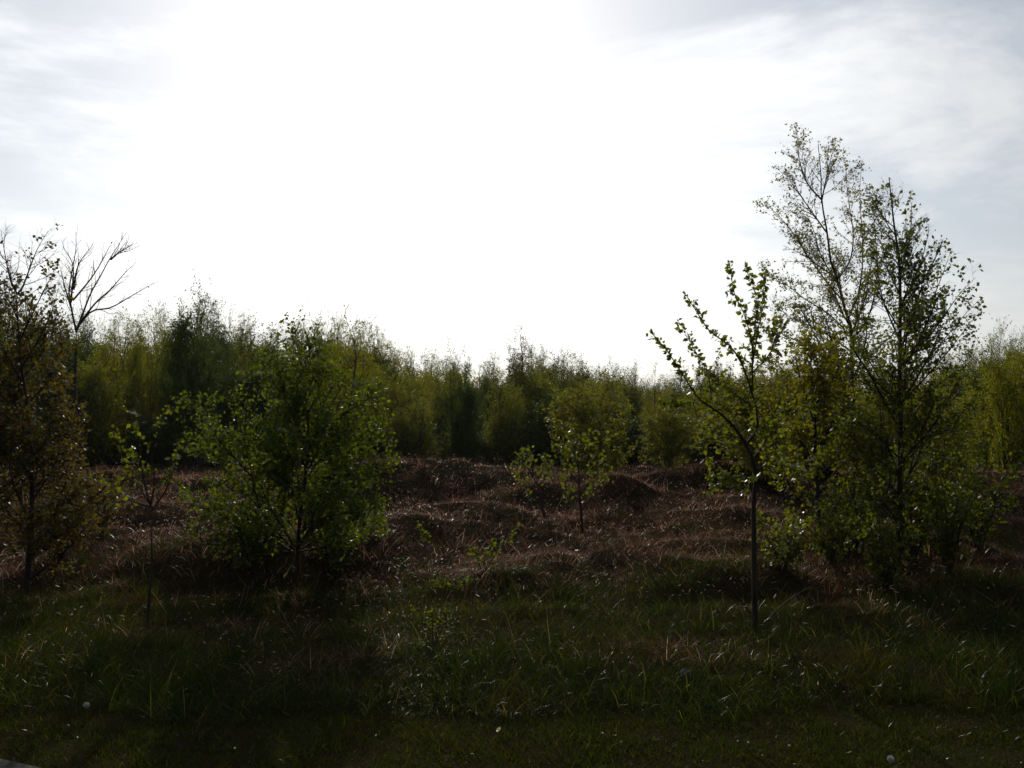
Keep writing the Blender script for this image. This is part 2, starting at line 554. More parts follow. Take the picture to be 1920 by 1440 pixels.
def tufts(r, cxs, cys, count, spread, h0, h1, w0, w1, lean, curl, k=4, out_lean=True):
    n = len(cxs) * count
    X, Y = np.repeat(cxs, count), np.repeat(cys, count)
    a = r.uniform(0, 2 * math.pi, n)
    rad = np.abs(r.normal(size=n)) * np.repeat(spread, count)
    hs = np.repeat(r.uniform(.65, 1.25, len(cxs)), count)
    az = a + r.normal(size=n) * .5 if out_lean else None
    return blades(r, X + np.cos(a) * rad, Y + np.sin(a) * rad, hs * r.uniform(h0, h1, n), r.uniform(w0, w1, n),
                  r.uniform(*lean, n), r.uniform(*curl, n), k, az)

# green rough grass: a carpet and tufts on it, thinning out into the dead grass up the slope
x, y = scatter(r, 136000, 4.45, 11.5, 1.25)
dens = (1 - .85 * sstep(6.4, 9.0, dryness(x, y)))
edge = 4.72 + .22 * (vnoise(x * 1.1, x * 0 + 3, 4) - .5) + .22 * (vnoise(x * 2.7, x * 0 + 8, 7) - .5) + .08 * (r.random(len(x)) - .5)
keep = (r.random(len(x)) < dens) & (y > edge)
x, y = x[keep], y[keep]
n = len(x)
hh = (.05 + .13 * vnoise(x * 1.6, y * 1.6, 31)) * r.uniform(.6, 1.4, n)
hh = hh + .10 * (1 - sstep(4.95, 5.7, y)) * r.uniform(.4, 1.2, n)
parts = [blades(r, x, y, hh, r.uniform(.002, .0040, n), r.uniform(0, .6, n), r.uniform(.3, 1.9, n), 3)]
tx, ty = scatter(r, 1150, 4.85, 10.5, 1.3)
keep = r.random(len(tx)) < (1 - .85 * sstep(6.4, 9, dryness(tx, ty)))
tx, ty = tx[keep], ty[keep]
parts.append(tufts(r, tx, ty, 60, r.uniform(.04, .13, len(tx)), .09, .27, .0018, .0038, (.02, .6), (.3, 2.0)))
grass("rough_grass", "long rough green grass growing along the bank", B_ROUGH, parts)

def lodged(x, y):
    return 7.5 * vnoise(x * .55 + 7, y * .55, 41) + 3.0 * vnoise(x * 1.9, y * 1.9, 43) + r.normal(size=len(x)) * 1.0

# dead tussock grass over the mound
x, y = scatter(r, 235000, 5.0, 27, 1.5, 2.0)
prob = sstep(5.7, 8.6, dryness(x, y))
keep = r.random(len(x)) < prob * .95 + .05
x, y = x[keep], y[keep]
n = len(x)
sc = .5 + y / 16
parts = [blades(r, x, y, (.06 + .09 * vnoise(x * 1.3, y * 1.3, 33)) * r.uniform(.6, 1.4, n), r.uniform(.002, .004, n) * sc,
                r.uniform(.2, 1.0, n), r.uniform(.4, 1.6, n), 3, lodged(x, y))]
tx, ty = scatter(r, 3000, 5.3, 24, 1.35, 2.0)
keep = r.random(len(tx)) < sstep(5.8, 8.8, dryness(tx, ty)) * .92 + .08
tx, ty = tx[keep], ty[keep]
parts.append(tufts(r, tx, ty, 60, r.uniform(.08, .2, len(tx)), .08, .21, .003, .006, (.15, .8), (.3, 1.9), 3))
x, y = scatter(r, 5200, 5.2, 22, 1.4, 2.0)
keep = r.random(len(x)) < sstep(5.4, 9.0, y) + .12
x, y = x[keep], y[keep]
n = len(x)
parts.append(blades(r, x, y, r.uniform(.14, .36, n), r.uniform(.002, .0040, n) * (.6 + y / 16), r.uniform(.1, 1.4, n), r.uniform(-.2, .3, n), 3))   # broken straws and stalks
dead = grass("dead_grass", "reddish brown dead tussock grass covering the mound", B_DEAD, parts)

# pale flecks at blade and seed tips, sun glints put into their colour
M_GLINT = leafy("painted_glint", [(0, (.22, .15, .11)), (.6, (.36, .28, .22)), (1, (.50, .44, .38))], (1.5, 1.45, 1.35), .55, .3, .12)
def flecks(r, n, y0, y1, power, h0, h1, size, prob):
    x, y = scatter(r, n, y0, y1, power, 2.0)
    keep = r.random(n) < prob(x, y)
    x, y = x[keep], y[keep]
    pos = np.stack([x, y, ground_h(x, y) + r.uniform(h0, h1, len(x)) * (.5 + vnoise(x * 1.3, y * 1.3, 33))], 1)
    d = unit(r.normal(size=pos.shape) + np.array([0, 0, .8]))
    v, f = leaf_geo(r, pos, d, size * 1.35, .5, .16)
    return v, f
v1, f1 = flecks(r, 26000, 6.0, 20, 1.3, .06, .17, .026, lambda x, y: sstep(5.9, 8.4, dryness(x, y)) * sstep(.35, .65, vnoise(x * 1.4, y * 1.4, 61)) * .55 + .03)
v2, f2 = flecks(r, 2600, 4.85, 8.5, 1.2, .08, .20, .018, lambda x, y: sstep(.45, .75, vnoise(x * 1.8, y * 1.8, 63)))
add("glint_flecks", build_mesh("glint_flecks", np.concatenate([v1, v2]), [np.concatenate([f1, f2 + len(v1)])]), M_GLINT, dead, kind="stuff")

# ------------------------------------------------------------------ trees
def branch_parts(root, loc, mat, limbs, sides=6):
    for P, R in limbs:
        v, f = tubes(P[None], R[None], sides)
        add("branch", build_mesh("branch", v - loc, [f]), mat, root)

def stack(limbs, k=12):
    P = np.stack([resample(p, k) for p, _ in limbs])
    R = np.stack([np.interp(np.linspace(0, 1, k), np.linspace(0, 1, len(q)), q) for _, q in limbs])
    return P, R

def traced_tree(name, label, category, seed, base_px, depth, trunk_px, r_trunk, limb_px, spreads, r_limb, wood, leaf, leaf_size,
                auto=None, auto_len=None, n2=14, len2=.35, n3=5, len3=.12, leaves=5, up2=.3, ang2=(25, 60), leaf_limb=0, up1=.5, ang1=(30, 60), t_auto=(.2, .97), rtw=.0014, thin_top=(0, .5)):
    """Trunk and main limbs follow the photograph's drawing at the tree's own depth; side shoots, twigs and leaves grow from them."""
    r = np.random.default_rng(seed)
    b = foot(base_px, depth)
    root = thing(name, label, category, b)
    tp = [b + np.array([0, 0, -.06])] + [at(px, py, depth) for px, py in trunk_px]
    tP, tR = path(tp, 22, r_trunk, r_trunk * .12, .9)
    v, f = tubes(tP[None], tR[None], 9)
    add("trunk", build_mesh("trunk", v - b, [f]), wood, root)
    limbs = []
    for pix, s in zip(limb_px, spreads):
        P, R = path(trace(pix, depth, s), 14, r_limb, r_limb * .15)
        limbs.append((P, R))
    if auto:
        A, AR = spawn(r, tP[None], tR[None], auto, t_auto[0], t_auto[1], auto_len, ang1, up1, 12, .35, .6)
        limbs += [(A[i], AR[i]) for i in range(len(A))]
    branch_parts(root, b, wood, limbs)
    if len(limbs):
        P1, R1 = stack(limbs)
    else:
        P1, R1 = tP[None], tR[None]
    P1b, R1b = np.concatenate([P1, resample(tP, 12)[None]]), np.concatenate([R1, np.interp(np.linspace(0, 1, 12), np.linspace(0, 1, 22), tR)[None]])
    P2, R2 = spawn(r, P1, R1, n2, .12, .98, lambda t: len2 * (1.15 - .85 * t), ang2, up2, 6, .5, .6, rtw)
    P3, R3 = spawn(r, P2, R2, n3, .2, 1., lambda t: len3 + 0 * t, (20, 65), .1, 4, .5, .7, rtw * .6)
    wood_obj("twigs", [(P2, R2, 3), (P3[:, ::3], R3[:, ::3], 3)], M_TWIG, root, b, kind="stuff")
    zf = (P3[:, 0, 2] - b[2]) / (max(tP[:, 2].max(), P1[:, :, 2].max()) - b[2])
    P3 = P3[r.random(len(P3)) > thin_top[0] * sstep(thin_top[1], 1.0, zf)]
    zf = (P2[:, 0, 2] - b[2]) / (max(tP[:, 2].max(), P1[:, :, 2].max()) - b[2])
    P2 = P2[r.random(len(P2)) > thin_top[0] * sstep(thin_top[1], 1.0, zf)]
    sets = [(P3, leaves, .1, 1., leaf_size, leaf_size * .5), (P2, leaves, .25, 1., leaf_size, leaf_size * .5)]
    if leaf_limb:
        sets.append((P1, leaf_limb, .3, 1., leaf_size, leaf_size * .6))
    add("crown", crown_mesh("crown", r, sets, b), leaf, root, kind="stuff")
    return root

# tall open birch at the right
traced_tree("birch_tree", "tallest birch, open crown of small leaves on forking dark limbs against the sky", "tree", 101, 1600, 12.5,
    [(1601, 800), (1597, 687), (1596, 622), (1583, 576), (1570, 524), (1557, 488), (1553, 452), (1548, 419), (1540, 374), (1540, 338), (1534, 270)], .036,
    [[(1563, 517), (1517, 485), (1498, 452), (1465, 410), (1430, 377)], [(1592, 625), (1550, 586), (1508, 560), (1475, 534), (1433, 504)],
     [(1550, 436), (1524, 400), (1501, 367), (1481, 338), (1470, 312)], [(1540, 374), (1514, 344), (1498, 295), (1496, 250)],
     [(1570, 524), (1593, 490), (1600, 440), (1590, 370), (1585, 300)], [(1590, 600), (1612, 540), (1618, 458), (1612, 370), (1616, 300)],
     [(1540, 380), (1550, 330), (1560, 290), (1563, 272)], [(1597, 660), (1540, 620), (1490, 600), (1450, 570)],
     [(1598, 640), (1630, 590), (1645, 510), (1640, 430), (1636, 350)], [(1600, 700), (1560, 660), (1500, 640), (1450, 620)],
     [(1600, 720), (1640, 660), (1690, 610), (1720, 560)], [(1575, 540), (1540, 480), (1525, 430), (1505, 400)]],
    [.5, -.5, .35, -.2, .4, -.4, .2, .8, -.7, -.9, .9, -.6], .0125, M_BARK, L_BIRCH, .031, thin_top=(.45, .45),
    auto=10, auto_len=lambda t: 1.5 * (1.1 - .75 * t), n2=24, len2=.46, n3=6, len3=.15, leaves=5, ang2=(20, 55), t_auto=(.12, .6))

# nearer birch to its right, denser
traced_tree("birch_tree", "dense birch with straight stem, larger dark leaves, beside the tallest birch", "tree", 102, 1685, 8.3,
    [(1686, 1000), (1688, 850), (1687, 680), (1688, 560), (1685, 480), (1676, 420), (1667, 332)], .034,
    [[(1686, 520), (1705, 450), (1710, 380)], [(1687, 580), (1720, 510), (1738, 450), (1742, 418)], [(1688, 640), (1735, 590), (1765, 520), (1783, 470)],
     [(1688, 690), (1750, 620), (1800, 550), (1830, 520)], [(1688, 720), (1750, 660), (1800, 600), (1838, 560)], [(1687, 760), (1760, 680), (1800, 630), (1822, 600)],
     [(1687, 640), (1655, 560), (1645, 500), (1640, 460)], [(1687, 820), (1740, 740), (1800, 690), (1825, 660)], [(1687, 760), (1630, 700), (1590, 640), (1570, 600)], [(1686, 1010), (1730, 960), (1790, 930), (1840, 910)], [(1687, 900), (1660, 830), (1600, 790), (1560, 800)],
     [(1688, 880), (1740, 820), (1790, 790), (1830, 740)], [(1688, 860), (1620, 800), (1570, 760), (1530, 720)], [(1687, 960), (1740, 880), (1810, 850), (1850, 850)],
     [(1687, 930), (1640, 880), (1580, 850), (1540, 850)], [(1687, 800), (1660, 720), (1640, 650), (1630, 600)], [(1687, 985), (1650, 940), (1600, 920), (1560, 930)]],
    [.2, -.2, .4, -.5, .5, -.6, .3, .7, -.6, .7, -.7, -.8, .7, .6, -.6, .8, -.4], .0095, M_BARK, L_DENSE, .033, thin_top=(.85, .32),
    auto=32, auto_len=lambda t: 1.0 * (1.15 - .92 * t), n2=15, len2=.32, n3=5, len3=.11, leaves=4, t_auto=(.18, .9))

# leaning sapling with long leafy shoots; its single leaves stand out against the sky
def leaning_sapling():
    r = np.random.default_rng(103)
    b = on_ground(1415, 1183)
    D = b[1]
    root = thing("sapling", "slim sapling with bare straight stem and long shoots strung with leaves", "tree", b)
    tP, tR = path([b + np.array([0, 0, -.08])] + [at(px, py, D) for px, py in
                  [(1415, 1120), (1414, 1040), (1413, 965), (1414, 930), (1417, 900), (1411, 860), (1393, 823)]], 26, .022, .013, .8)
    tR[:3] *= np.array([1.5, 1.25, 1.1])
    v, f = tubes(tP[None], tR[None], 10)
    add("trunk", build_mesh("trunk", v - b, [f]), M_BARK, root)
    px = [[(1393, 823), (1373, 797), (1347, 773), (1310, 747), (1283, 707), (1250, 657), (1217, 620)],
          [(1400, 833), (1418, 807), (1420, 777), (1410, 737), (1393, 687), (1373, 653), (1353, 637), (1330, 620), (1303, 580), (1281, 545)],
          [(1410, 737), (1411, 673), (1410, 647), (1397, 593), (1377, 550), (1367, 487)],
          [(1410, 690), (1420, 627), (1427, 587), (1432, 543), (1430, 505)],
          [(1411, 660), (1417, 600), (1420, 570), (1410, 530), (1397, 500)],
          [(1336, 765), (1333, 745), (1330, 713), (1320, 687), (1297, 647), (1270, 600)],
          [(1408, 760), (1380, 740), (1343, 713), (1330, 690)],
          [(1410, 700), (1443, 663), (1457, 627), (1461, 603)],
          [(1417, 897), (1400, 897), (1367, 893), (1323, 890)],
          [(1393, 823), (1360, 815), (1330, 822), (1310, 830)],
          [(1413, 860), (1440, 820), (1465, 780), (1490, 760)],
          [(1418, 880), (1450, 870), (1490, 880), (1520, 890)],
          [(1310, 747), (1290, 755), (1265, 757), (1235, 752)]]
    spr = [-.25, .15, -.1, .2, -.25, .3, .4, .3, -.3, .4, -.3, .3, -.15]
    rad = [.010, .011, .007, .006, .005, .005, .006, .006, .006, .006, .006, .006, .005]
    leaf_me = []
    for q in range(6):                                   # six leaf shapes shared by all single leaves
        L = .036 * r.uniform(.9, 1.1)
        s = np.linspace(0, 1, 5)
        wdt = np.array([.03, .30, .36, .22, .02]) * L * 2 * .55
        bend = -.25 * L * s ** 2 * r.uniform(.3, 1.2)
        mid = np.stack([s * L, 0 * s, bend], 1)
        l_ = mid + np.stack([0 * s, wdt, wdt * .25], 1)
        r_ = mid + np.stack([0 * s, -wdt, wdt * .25], 1)
        V = np.concatenate([mid, l_, r_])
        fc = [(i, i + 1, 5 + i + 1, 5 + i) for i in range(4)] + [(i, 10 + i, 10 + i + 1, i + 1) for i in range(4)]
        me = build_mesh("leaf", V, [np.array(fc)])
        me.materials.append(L_SAPLING)
        leaf_me.append(me)
    limbs = []
    single = 0
    for q, (pp, s, r0) in enumerate(zip(px, spr, rad)):
        P, R = path(trace(pp, D, s), 16, r0, r0 * .22)
        limbs.append((P, R))
        v, f = tubes(P[None], R[None], 7)
        br = add("branch", build_mesh("branch", v - b, [f]), M_BARK, root)
        seg = np.linalg.norm(np.diff(P, axis=0), axis=1).sum()
        nl = int(seg / .0165) if q < 8 else 0
        for j in range(nl):
            if single >= 298:
                break
            t = .18 + .82 * (j + r.random()) / nl
            t = min(1., t + .02 * math.sin(t * seg * 70))
            if r.random() < .25 * (1 - t):
                continue
            fidx = t * 15
            i = min(int(fidx), 14)
            pos = P[i] * (1 - fidx + i) + P[i + 1] * (fidx - i)
            tan = unit((P[i + 1] - P[i])[None])[0]
            d = unit((r.normal(size=3) + tan * .5)[None])[0]
            pos = pos + d * r.uniform(.004, .022)
            zax = unit(np.cross(d, r.normal(size=3))[None])[0]
            yax = np.cross(zax, d)
            mtx = Matrix(((d[0], yax[0], zax[0], pos[0] - b[0]), (d[1], yax[1], zax[1], pos[1] - b[1]), (d[2], yax[2], zax[2], pos[2] - b[2]), (0, 0, 0, 1)))
            lo = add("leaf", leaf_me[int(r.integers(6))], None, br)
            lo.matrix_local = mtx @ Matrix.Scale(float(r.uniform(.7, 1.25)), 4)
            single += 1
    P1, R1 = stack(limbs)
    P2, R2 = spawn(r, P1, R1, 9, .05, .95, lambda t: .13 * (1.2 - .9 * t), (30, 70), .2, 5, .5, .6)
    P2b, R2b = spawn(r, np.stack([P1[i] for i in (6, 7, 8, 9, 10, 11)]), np.stack([R1[i] for i in (6, 7, 8, 9, 10, 11)]), 12, .05, .95, lambda t: .22 + 0 * t, (30, 75), .2, 5, .5, .6)
    wood_obj("twigs", [(P2, R2, 4), (P2b, R2b, 4)], M_TWIG, root, b, kind="stuff")
    add("crown", crown_mesh("crown", r, [(P2, 7, .2, 1., .034, .012), (P1, 70, .1, 1., .034, .012), (P2b, 12, .1, 1., .034, .012)], b), L_SAPLING, root, kind="stuff")
leaning_sapling()

# bare tree at the left, its limbs drawn against the sky
traced_tree("bare_tree", "almost leafless tree with fanned dark limbs behind the bronze leaved tree", "tree", 104, 139, 13.5,
    [(138, 850), (139, 767), (142, 667), (143, 622)], .06,
    [[(143, 622), (133, 573), (130, 540), (140, 483), (143, 460), (142, 434)], [(143, 622), (152, 597), (170, 550), (187, 520), (207, 483), (220, 463), (238, 434)],
     [(150, 607), (173, 583), (207, 577), (243, 557), (267, 543), (290, 530)], [(152, 603), (180, 567), (207, 543), (233, 513), (257, 490)],
     [(137, 563), (167, 527), (187, 497), (203, 467), (210, 453)], [(138, 543), (147, 497), (173, 460)], [(207, 487), (225, 472), (245, 460)],
     [(133, 567), (137, 500), (118, 463)], [(133, 575), (122, 540), (112, 500)]],
    [.4, .6, -.5, .8, -.4, .3, .2, -.5, .4], .017, M_BARK, L_BROWN, .03,
    n2=12, len2=.38, n3=4, len3=.14, rtw=.0025, leaves=0, ang2=(18, 45), up2=.4, leaf_limb=2)

# bronze leaved tree at the left edge
traced_tree("bronze_tree", "bronze leaved birch with forked bare tip, beside the bare fanned tree", "tree", 105, 58, 7.7,
    [(60, 950), (55, 800), (45, 720), (37, 660), (32, 587), (32, 550)], .030,
    [[(32, 550), (20, 527), (10, 480), (2, 434)], [(32, 552), (43, 537), (58, 497), (70, 467), (90, 433)], [(34, 600), (20, 570), (5, 545), (-15, 520)],
     [(37, 640), (60, 590), (85, 540), (105, 500)], [(40, 690), (70, 640), (95, 590), (110, 540)], [(45, 720), (15, 670), (-10, 620), (-30, 560)],
     [(50, 760), (85, 720), (105, 680), (120, 640)], [(55, 800), (20, 750), (-10, 710), (-40, 680)], [(57, 860), (95, 820), (120, 790), (135, 760)],
     [(58, 900), (20, 860), (-10, 830), (-40, 800)], [(58, 920), (90, 890), (120, 870), (140, 850)], [(60, 980), (95, 960), (130, 930), (150, 900)],
     [(60, 1000), (30, 960), (0, 930), (-30, 910)], [(59, 1040), (90, 1010), (120, 1000), (140, 970)], [(59, 1040), (30, 1010), (5, 990), (-20, 980)], [(58, 930), (75, 860), (100, 780), (125, 720)]],
    [.2, -.2, .4, -.4, .5, -.3, -.6, .5, .6, -.6, -.5, .4, .5, -.3, .3, .3], .009, M_BARK, L_BROWN, .032, thin_top=(.96, .42),
    auto=22, auto_len=lambda t: .75 * (1.1 - .6 * t), n2=16, len2=.32, n3=6, len3=.11, leaves=5, t_auto=(.05, .95))

# round green bush with two leaning stems
traced_tree("leafy_bush", "broad fresh green bush on several stems in front of the mound", "bush", 106, 560, 8.0,
    [(562, 980), (572, 900), (578, 828), (575, 748), (565, 684), (558, 652)], .022,
    [[(560, 1010), (590, 940), (640, 880), (690, 836), (712, 796)], [(566, 960), (640, 900), (690, 880), (718, 844)], [(572, 900), (620, 836), (670, 780), (700, 724)],
     [(576, 852), (610, 780), (640, 724), (655, 684)], [(540, 1020), (490, 960), (470, 880), (450, 796), (440, 732)], [(500, 970), (440, 900), (390, 852), (355, 836)],
     [(478, 900), (420, 836), (380, 788), (362, 748)], [(470, 860), (460, 788), (470, 716), (485, 672)], [(576, 828), (540, 764), (525, 708), (520, 668)],
     [(560, 1000), (610, 970), (670, 960), (712, 950)], [(530, 1010), (470, 990), (400, 960), (350, 930)], [(575, 780), (600, 724), (605, 684), (600, 652)],
     [(560, 990), (560, 900), (530, 828), (500, 780)], [(490, 950), (450, 852), (410, 804), (395, 748)], [(572, 880), (560, 812), (545, 748), (560, 700)],
     [(556, 1035), (600, 1010), (660, 1000), (705, 985)], [(540, 1035), (470, 1025), (410, 1000), (370, 975)], [(556, 1035), (620, 1020), (650, 980), (690, 930)], [(550, 1035), (510, 1010), (440, 960), (390, 900)],
     [(556, 1030), (580, 990), (600, 940), (640, 920)], [(550, 1030), (530, 980), (490, 930), (440, 860)], [(590, 960), (650, 890), (700, 812), (708, 756)], [(578, 828), (640, 780), (690, 748), (700, 732)]],
    [.4, -.5, .5, -.4, -.3, .5, -.5, .4, -.5, -.7, .6, .5, -.8, .7, .8, .5, -.4, -.7, .7, -.9, .8, .2, -.3], .0095, M_BARK, L_BUSH, .033, thin_top=(.8, .4),
    auto=20, auto_len=lambda t: .8 * (1.1 - .85 * t), n2=18, len2=.34, n3=6, len3=.12, leaves=5, t_auto=(.08, .98), leaf_limb=16)

# small forked shrub between the bronze tree and the bush
traced_tree("young_shrub", "small forked shrub with pale sparse leaf clusters, between bronze tree and bush", "shrub", 107, 284, 6.4,
    [(284, 1060), (283, 980), (281, 945)], .012,
    [[(281, 945), (262, 915), (240, 880), (225, 850), (210, 800)], [(281, 945), (270, 900), (262, 850), (255, 790), (238, 760)], [(282, 950), (290, 900), (285, 860), (300, 800), (318, 750)],
     [(283, 960), (310, 920), (330, 870), (345, 830)], [(281, 950), (250, 940), (225, 930), (200, 900)]],
    [.15, -.25, .2, -.2, .3], .008, M_BARK, L_SAPLING, .034, n2=6, len2=.16, n3=3, len3=.05, leaves=3, leaf_limb=10)

# two stemmed tree between sapling and dense birch
traced_tree("young_tree", "low two stemmed tree with olive leaves, between the sapling and dense birch", "tree", 108, 1535, 8.9,
    [(1534, 960), (1530, 880), (1528, 800), (1525, 730), (1520, 680)], .03,
    [[(1532, 985), (1505, 945), (1480, 910), (1465, 860), (1450, 800), (1445, 740)], [(1530, 880), (1500, 820), (1480, 760), (1475, 700)], [(1529, 850), (1560, 790), (1585, 740), (1600, 690)],
     [(1480, 910), (1450, 880), (1430, 830), (1420, 780)], [(1528, 800), (1510, 740), (1495, 690), (1490, 650)], [(1532, 930), (1570, 880), (1600, 840), (1610, 800)],
     [(1526, 760), (1545, 710), (1555, 680)]],
    [.2, -.4, .4, .4, .3, -.5, .3], .013, M_BARK, L_BIRCH, .036,
    auto=12, auto_len=lambda t: .7 * (1.1 - .5 * t), n2=13, len2=.3, n3=5, len3=.1, leaves=4, t_auto=(.25, .95))

# the two small trees standing in the dead grass of the mound
traced_tree("young_shrub", "small leaning shrub with grey green leaf tufts in the brown grass", "shrub", 109, 1022, 10.8,
    [(1018, 950), (1008, 915), (998, 890)], .022,
    [[(998, 890), (985, 870), (972, 852)], [(1000, 893), (995, 865), (990, 845)], [(1005, 905), (1018, 880), (1022, 855)], [(1012, 930), (985, 900), (965, 880)], [(1010, 915), (1025, 890), (1035, 870)]],
    [.2, -.2, .25, -.3, .3], .01, M_BARK, L_SAPLING, .042, n2=7, len2=.17, n3=3, len3=.07, leaves=2, leaf_limb=6)
traced_tree("young_shrub", "small upright shrub with bright yellow green leaves in the brown grass", "shrub", 110, 1092, 10.2,
    [(1091, 980), (1087, 930), (1085, 890), (1083, 850)], .02,
    [[(1086, 910), (1065, 880), (1050, 850), (1040, 830)], [(1086, 900), (1110, 870), (1130, 840), (1143, 810)], [(1085, 880), (1075, 845), (1070, 815)],
     [(1084, 870), (1100, 840), (1110, 810)], [(1090, 960), (1115, 920), (1140, 895)], [(1090, 950), (1070, 920), (1055, 900)], [(1087, 930), (1115, 890), (1135, 870)]],
    [.2, -.3, .3, -.3, .3, -.3, .3], .009, M_BARK, L_SAPLING, .045, n2=8, len2=.2, n3=3, len3=.08, leaves=2, leaf_limb=8)

# seedlings in the grass
def seedling(label, seed, base, tips, size, group=None):
    r = np.random.default_rng(seed)
    b = on_ground(*base)
    root = thing("seedling", label, "seedling", b, group)
    limbs = []
    for tip in tips:
        e = at(*tip, b[1] + r.uniform(-.12, .12))
        m = (b + e) / 2 + np.array([r.normal() * .02, r.normal() * .03, .03])
        limbs.append(path([b + np.array([0, 0, -.03]), m, e], 12, .005, .0018))
    for P, R in limbs:
        v, f = tubes(P[None], R[None], 5)
        add("stem", build_mesh("stem", v - b, [f]), M_TWIG, root)
    P1, R1 = stack(limbs)
    P2, R2 = spawn(r, P1, R1, 5, .3, .95, lambda t: .07 + 0 * t, (30, 70), .2, 4, .4, .6)
    wood_obj("twigs", [(P2, R2, 3)], M_TWIG, root, b, kind="stuff")
    add("crown", crown_mesh("crown", r, [(P2, 4, .2, 1., size, .01), (P1, 16, .35, 1., size, .012)], b), L_SAPLING, root, kind="stuff")
seedling("thin upright seedling with few leaves at the dark hollow of the mound", 120, (797, 1025), [(782, 984), (797, 1000)], .036)
seedling("pale leafed seedling with long slanting shoot at the foot of the mound", 121, (905, 1075), [(980, 982), (928, 1010), (885, 1030), (915, 1030)], .036)
seedling("low spreading seedling with small pale leaves in the rough grass", 122, (850, 1120), [(825, 1075), (870, 1080), (890, 1085), (810, 1090)], .028)
seedling("leggy seedling with reddish stems at the sunny edge of the rough grass", 123, (810, 1215), [(780, 1140), (800, 1130), (830, 1140), (850, 1150)], .02)
seedling("small seedling with pale leaves beside the sapling's bare stem", 124, (1480, 1075), [(1450, 1000), (1490, 1010), (1510, 1030)], .03)

def low_shrub(label, seed, px, base_py, w_px, h_px, leaf, size, stems=7, mat=None):
    r = np.random.default_rng(seed)
    b = on_ground(px, base_py)
    root = thing("low_shrub", label, "shrub", b)
    u = b[1] / F
    limbs = []
    for i in range(stems):
        a = 2 * math.pi * (i + r.random()) / stems
        rr = w_px * u * .5 * r.uniform(.35, 1.0)
        hh = h_px * u * r.uniform(.55, 1.0)
        e = b + np.array([math.cos(a) * rr, math.sin(a) * rr, hh])
        m = b + np.array([math.cos(a) * rr * .45, math.sin(a) * rr * .45, hh * .6])
        limbs.append(path([b + np.array([0, 0, -.04]), m, e], 12, .008, .002))
        v, f = tubes(limbs[-1][0][None], limbs[-1][1][None], 5)
        add("stem", build_mesh("stem", v - b, [f]), M_BARK, root)
    P1, R1 = stack(limbs)
    P2, R2 = spawn(r, P1, R1, 11, .15, .98, lambda t: .17 + 0 * t, (25, 65), .3, 5, .5, .6)
    P3, R3 = spawn(r, P2, R2, 3, .2, 1., lambda t: .06 + 0 * t, (25, 65), .1, 3, .5, .7, .001)
    wood_obj("twigs", [(P2, R2, 4), (P3, R3, 3)], M_TWIG, root, b, kind="stuff")
    add("crown", crown_mesh("crown", r, [(P3, 4, .1, 1., size, .015), (P2, 4, .3, 1., size, .015)], b), leaf, root, kind="stuff")
low_shrub("low bronze leaved shrub at the foot of the bronze birch", 301, 115, 1050, 150, 150, L_BROWN, .032, 8)
low_shrub("sparse low shrub in the dead grass beside the bronze birch", 302, 190, 1010, 110, 120, L_BROWN, .030, 6)
low_shrub("low green shrub under the left stems of the broad bush", 303, 475, 1072, 180, 130, L_BUSH, .033, 9)
low_shrub("low shrub under the right side of the broad bush", 304, 620, 1066, 190, 120, L_BUSH, .032, 9)
low_shrub("dark low shrub at the foot of the two stemmed tree", 305, 1560, 1060, 150, 130, L_DENSE, .034, 7)
low_shrub("leafy low shrub crowding the stem of the dense birch", 306, 1660, 1110, 160, 170, L_DENSE, .034, 8)
low_shrub("wide dark low shrub between dense birch and the mound's end", 307, 1780, 1080, 190, 190, L_DENSE, .036, 9)
low_shrub("pale leaved low shrub behind the bare stem of the sapling", 308, 1470, 1080, 120, 110, L_SAPLING, .032, 6)
low_shrub("bushy low growth hiding the foot of the dense birch", 309, 1715, 1050, 230, 210, L_DENSE, .035, 11)
low_shrub("bushy low growth between the two stemmed tree and the dense birch", 310, 1612, 1035, 210, 190, L_DENSE, .035, 10)
low_shrub("dark low growth trailing from the dense birch towards the mound's end", 311, 1835, 1040, 200, 170, L_DENSE, .035, 9)

